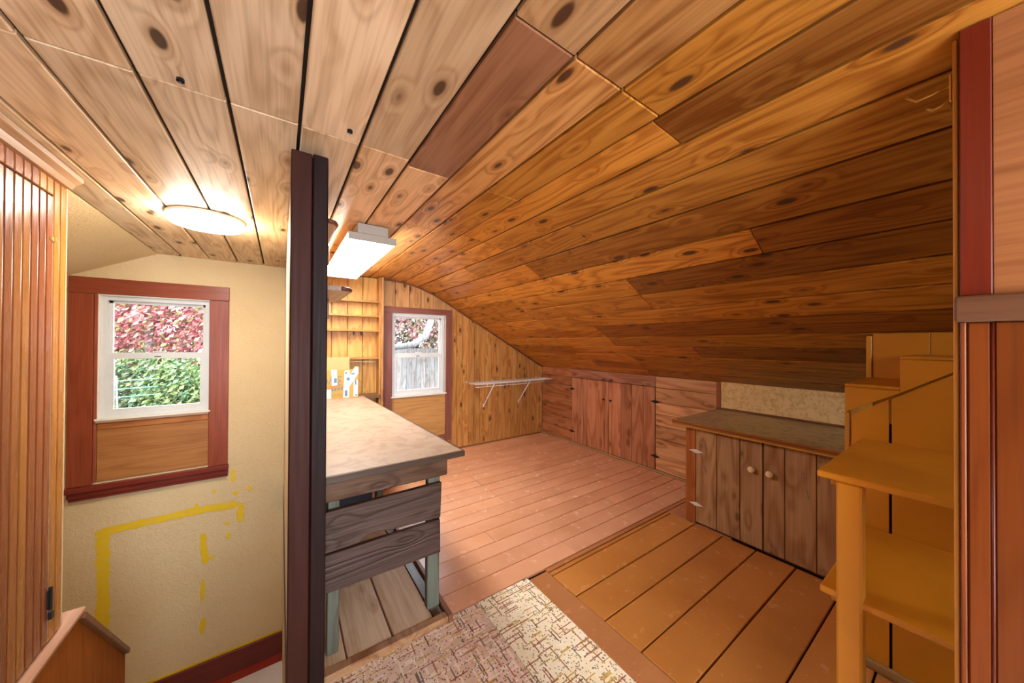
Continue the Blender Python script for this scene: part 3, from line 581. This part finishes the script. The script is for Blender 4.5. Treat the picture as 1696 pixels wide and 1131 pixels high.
for (x, z, w_, h_) in ((.455, 1.03, .026, .05), (.560, .885, .022, .06), (.655, 1.0, .014, .05), (.575, 1.05, .03, .03), (.62, 1.11, .03, .018), (.56, 1.12, .018, .02), (.66, .882, .016, .014)):
    tape([(x, z), (x+w_, z), (x+w_, z+h_), (x, z+h_)], .0008, 'tape_print', TB, cy0-.0034)
def text(body, x, z, size, m, y, parent, sx=1.0, ext=.0006):
    cu = bpy.data.curves.new('t', 'FONT'); cu.body = body; cu.size = size; cu.extrude = ext
    o = bpy.data.objects.new('t', cu); C.objects.link(o)
    bpy.context.view_layer.update()
    me = bpy.data.meshes.new_from_object(o.evaluated_get(bpy.context.evaluated_depsgraph_get()))
    bpy.data.objects.remove(o); bpy.data.curves.remove(cu)
    bm = bmesh.new(); bm.from_mesh(me); bpy.data.meshes.remove(me)
    for v in bm.verts: v.co = Vector((x+v.co.x*sx, y-v.co.z, z+v.co.y))
    return finish('printed_lettering', bm, m, parent)
text('BA', .335, 1.015, .19, PR, cy0-.001, bx, .62); text('E', .488, 1.0, .15, PR, cy0-.001, bx, .55)
text('IT', .350, .88, .045, PR, cy0-.001, bx); text('ILS INC.', .437, .885, .043, PR, cy0-.001, bx, .72)
for z in (.978, .992, 1.03): tape([(.34 if z < 1.02 else .49, z), (.545, z+.008), (.545, z+.013), (.34 if z < 1.02 else .49, z+.005)], .0006, 'printed_line', RD, cy0-.001)
for k in range(7): tape([(.335+k*.03, .935+.003*k), (.358+k*.03, .935+.003*k), (.362+k*.03, .972+.002*k), (.339+k*.03, .972+.002*k)], .0006, 'printed_block', PR, cy0-.0008)
# ------------------------------------------------------------------ shelves fixed to the end wall beside the window
bk = thing('wall_bookcase', 'shallow pine shelves on the end wall behind the workbench', 'bookcase', (.56, YE-.08, .80))
SC = (.52, .26, .075)
box('upright', (.935, YE-.13, .60), (.955, YE-.001, prof(.95)-.004), PINE_Z, bk, SC, .003)
box('face_strip', (.956, YE-.14, .02), (.984, YE-.001, prof(.97)-.004), PINE_Z, bk, (.50, .24, .08), .003)
for z, x0 in ((1.915, .42), (1.747, XP1+.002), (1.58, XP1+.002), (1.265, XP1+.002)): box('shelf_board', (x0, YE-.13, z), (.934, YE-.001, z+.02), PINE_X, bk, vary(SC), .003)
box('lower_ledge', (XP1+.002, YE-.15, .815), (.95, YE-.001, .855), STAIN_X, bk, (.20, .10, .05), .004)
# ------------------------------------------------------------------ white wire shelf
ws = thing('wire_shelf', 'white wire shelf on slanted brackets below the sloping ceiling', 'shelf', (2.8, YE-.15, .9))
WZ = .90
def wire(nm, pts, r): return tube(nm, pts, r, WHITEP, ws, n=6)
wire('back_rod', [(2.11, YE-.008, WZ), (3.49, YE-.008, WZ)], .0035); wire('front_rod', [(2.11, YE-.305, WZ), (3.49, YE-.305, WZ)], .0035); wire('front_lip', [(2.11, YE-.308, WZ-.032), (3.49, YE-.308, WZ-.032)], .004); wire('middle_rod', [(2.11, YE-.15, WZ-.004), (3.49, YE-.15, WZ-.004)], .003)
for i in range(56):
    x = 2.115+i*.025; wire('cross_wire', [(x, YE-.006, WZ+.003), (x, YE-.306, WZ+.003)], .0019)
for x in (2.30, 2.62, 2.95, 3.27): wire('lip_stay', [(x, YE-.306, WZ+.003), (x, YE-.309, WZ-.034)], .004)
for x in (2.41, 3.03):
    b = wire('bracket', [(x, YE-.300, WZ-.006), (x, YE-.018, .565), (x, YE-.010, .545)], .008); box('bracket_foot', (x-.010, YE-.014, .528), (x+.010, YE-.001, .575), WHITEP, b, None, .003)
for x in (2.13, 2.55, 2.97, 3.38): box('wall_clip', (x-.006, YE-.012, WZ-.004), (x+.006, YE-.001, WZ+.022), WHITEP, ws, None, .002)
# ------------------------------------------------------------------ lamps
fl = thing('fluorescent_light', 'boxy fluorescent ceiling fixture with glowing white lens over the workbench', 'ceiling light', (.49, 3.0, 2.11))
GREY = flat('grey_end_cap', (.36, .32, .27), .45)
LENS = flat('lit_lens', (.9, .9, .9), .4, emit=(1, .96, .90), es=20.0)
box('lens', (.345, 2.312, 2.112), (.635, 3.738, 2.150), LENS, fl, None, .004)
box('end_cap', (.342, 2.298, 2.110), (.638, 2.311, 2.156), GREY, fl, None, .002); box('end_cap', (.342, 3.739, 2.110), (.638, 3.752, 2.156), GREY, fl, None, .002)
box('housing', (.395, 2.302, 2.156), (.585, 3.748, H-.003), GREY, fl, None, .003); box('wing', (.342, 2.305, 2.1505), (.638, 3.745, 2.1555), GREY, fl, None, 0)
rl = thing('round_light', 'round flat white ceiling light glowing over the stairs', 'ceiling light', (-.385, 2.78, 2.17))
lathe('lens', [(0, .0), (.14, .001), (.168, .006), (.178, .016), (.181, .036)], (-.385, 2.78, 2.168), (0, 0, 1), flat('lit_disc', (.9, .9, .9), .4, emit=(1, .93, .82), es=50.0), rl, n=48)
lathe('rim', [(.181, .036), (.185, .037), (.186, .054), (.0, .054)], (-.385, 2.78, 2.168), (0, 0, 1), WHITEP, rl, n=48)
# ------------------------------------------------------------------ rest of the hall behind the camera
bw = struct(boxes('wall_back', [((XL-.1, YB-.1, 0), (-.75, YB, H)), ((1.2, YB-.1, 0), (XK+.1, YB, 1.1)), ((1.2, YB-.1, 0), (1.4, YB, H)), ((1.4, YB-.1, 1.0), (2.4, YB, 1.65)), ((-.75, YB-.1, 0), (1.2, YB, .35)), ((-.75, YB-.1, 2.12), (1.2, YB, H))], CREAM), 'unseen cream hall wall with a wide opening added for fill light')  # opening behind the camera is added, widened to carry daylight onto the ceiling
struct(box('wall_outer', (-2.8, 1.3, ZL), (-2.7, YE+.1, 1.6), CREAM, None, None, 0), 'cream outer wall of the lower stairs')
struct(box('wall_stairwell_side', (-2.7, 1.3, ZL), (XL-.06, 1.4, 2.2), CREAM, None, None, 0), 'cream wall closing the lower stairs')
struct(boxes('wall_stairwell_end', [((-2.7, .93, ZL), (XP0+.1, 1.02, -.03)), ((XP0+.005, 1.02, ZL), (XP0+.1, 1.60, -.03)), ((-.95, 1.02, ZL), (-.88, 1.4, -.03))], CREAM), 'unseen cream wall closing the stairwell under the floor against stray light')  # unseen walls added to block sky light leaking in below the floor
# ------------------------------------------------------------------ outdoors
g = struct(box('ground', (-30, YE+.3, -.75), (40, 45, -.6), plaster_mat('garden_soil', (.07, .055, .03), .9, .6, 6, (.04, .05, .02)), None, None, 0), 'leafy garden ground')
fe = thing('garden_fence', 'weathered grey board fence behind the trees', 'fence', (4.0, 9.6, -.6))
x = .6
for k in range(48): box('fence_board', (x, 9.6, -.6), (x+.135, 9.62, 1.30+random.uniform(-.015, .02)), WEATHER_Z, fe, vary((.17, .155, .155), .15), .003); x += .14
box('rail', (.6, 9.625, .2), (7.3, 9.67, .29), WEATHER_X, fe, (.3, .27, .26), .003); box('rail', (.6, 9.625, 1.0), (7.3, 9.67, 1.09), WEATHER_X, fe, (.3, .27, .26), .003)
def leaves(name, ctr, rx, ry, rz, n, size, mat, parent, seed):
    rnd = random.Random(seed); V, F = [], []
    for i in range(n):
        while True:
            p = Vector((rnd.uniform(-1, 1), rnd.uniform(-1, 1), rnd.uniform(-1, 1)))
            if .25 < p.length < 1: break
        p = Vector((ctr[0]+p.x*rx, ctr[1]+p.y*ry, ctr[2]+p.z*rz))
        a = Vector((rnd.gauss(0, 1), rnd.gauss(0, 1), rnd.gauss(0, 1))).normalized(); b = a.orthogonal().normalized(); c = a.cross(b); s = size*rnd.uniform(.6, 1.3)
        k = len(V); V += [p-b*s-c*s*.05, p+c*s*.55+a*s*.2, p+b*s, p-c*s*.55+a*s*.2]; F += [(k, k+1, k+2, k+3)]
    bm = bmesh.new(); vs = [bm.verts.new(v) for v in V]
    for q in F: bm.faces.new([vs[i] for i in q])
    return finish(name, bm, mat, parent, kind='stuff')
PINK = leaf_mat('red_leaves', [tuple(.62*v for v in c) for c in [(.55, .13, .14), (.68, .24, .24), (.40, .08, .09), (.75, .42, .36), (.35, .28, .10), (.62, .18, .22)]])
GRN = leaf_mat('green_leaves', [tuple(.42*v for v in c) for c in [(.13, .24, .05), (.24, .36, .09), (.08, .17, .06), (.36, .42, .15), (.17, .27, .14), (.50, .50, .28)]])
MIXL = leaf_mat('mixed_leaves', [tuple(.42*v for v in c) for c in [(.42, .12, .13), (.50, .28, .20), (.28, .26, .12), (.60, .36, .30), (.22, .14, .09), (.45, .36, .24)]])
BARK = wood('Z', knots=.4, grain=1.0, rough=.8, bump=.8)
def tree(label, x, y, zc, rx, ry, rz, n, mat, trunk, seed, size=.06, group=None):
    t = thing('tree', label, 'tree', (x, y, -.6), group)
    tube('trunk', [(x, y, -.6), (x+.05, y, .2), (x-.03, y+.05, zc)], .1, BARK, t, (.25, .22, .20), radii=[.11, .085, .05], n=9)
    for k in range(5):
        a = 6.28*k/5+seed; tube('branch', [(x, y, zc-.5), (x+math.cos(a)*rx*.4, y+math.sin(a)*ry*.4, zc), (x+math.cos(a)*rx*.8, y+math.sin(a)*ry*.8, zc+rz*.4)], .03, BARK, t, (.25, .22, .20), radii=[.045, .03, .012], n=6)
    leaves('foliage', (x, y, zc), rx, ry, rz, n, size, mat, t, seed)
    return t
tree('pink-red leaved maple seen through stairwell window', -2.4, 10.5, 2.75, 2.6, 1.3, 1.7, 14000, PINK, None, 1)
tree('pink-red leaved tree further back behind the maple', -3.6, 13.9, 3.2, 3.6, 1.5, 3.2, 12000, PINK, None, 2, .13)
t3 = tree('reddish tree with a thick bent grey limb before the fence', 3.9, 8.6, 2.6, 2.0, 1.1, 1.35, 6500, MIXL, None, 3, .05)
tube('limb', [(2.0, 7.4, 1.35), (2.45, 7.4, 1.42), (2.72, 7.4, 1.62), (2.86, 7.45, 1.95), (2.95, 7.5, 2.5), (3.4, 8.0, 3.0)], .07, BARK, t3, (.12, .12, .13), radii=[.06, .075, .08, .08, .075, .05], n=10)
tree('dense reddish tree beyond the grey fence', 4.3, 12.6, 3.0, 3.6, 1.6, 3.4, 14000, MIXL, None, 4, .11)
def shrub(label, x, y, rx, rz, n, seed):
    t = thing('shrub', label, 'shrub', (x, y, -.6), 'shrubs below the maple')
    tube('stem', [(x, y, -.6), (x+.05, y, .1), (x, y+.05, .5)], .03, BARK, t, (.2, .15, .1), n=6)
    leaves('foliage', (x, y, -.6+rz), rx, .4, rz, n, .045, GRN, t, seed)
shrub('green leafy shrub under the maple, nearest the house corner', -2.65, 7.9, .55, .80, 4500, 11)
shrub('taller green leafy shrub in front of the maple trunk', -1.5, 7.9, .50, .88, 4500, 12)
shrub('broad green shrub spreading behind the other shrubs', -2.2, 8.72, 1.9, .95, 9000, 13)
tl = thing('plant_trellis', 'green wire plant trellis standing in front of the shrubs', 'trellis', (-2.0, 7.3, -.6))
GW = flat('green_wire', (.10, .45, .30), .4)
for z in (.62, .74, .86): tube('wire', [(-2.3, 7.3, z), (-1.55, 7.3, z+.03)], .006, GW, tl)
for x in (-2.02, -1.94): tube('stake', [(x, 7.3, -.6), (x-.04, 7.3, .95)], .010, flat('grey_stake', (.4, .4, .38), .6), tl)
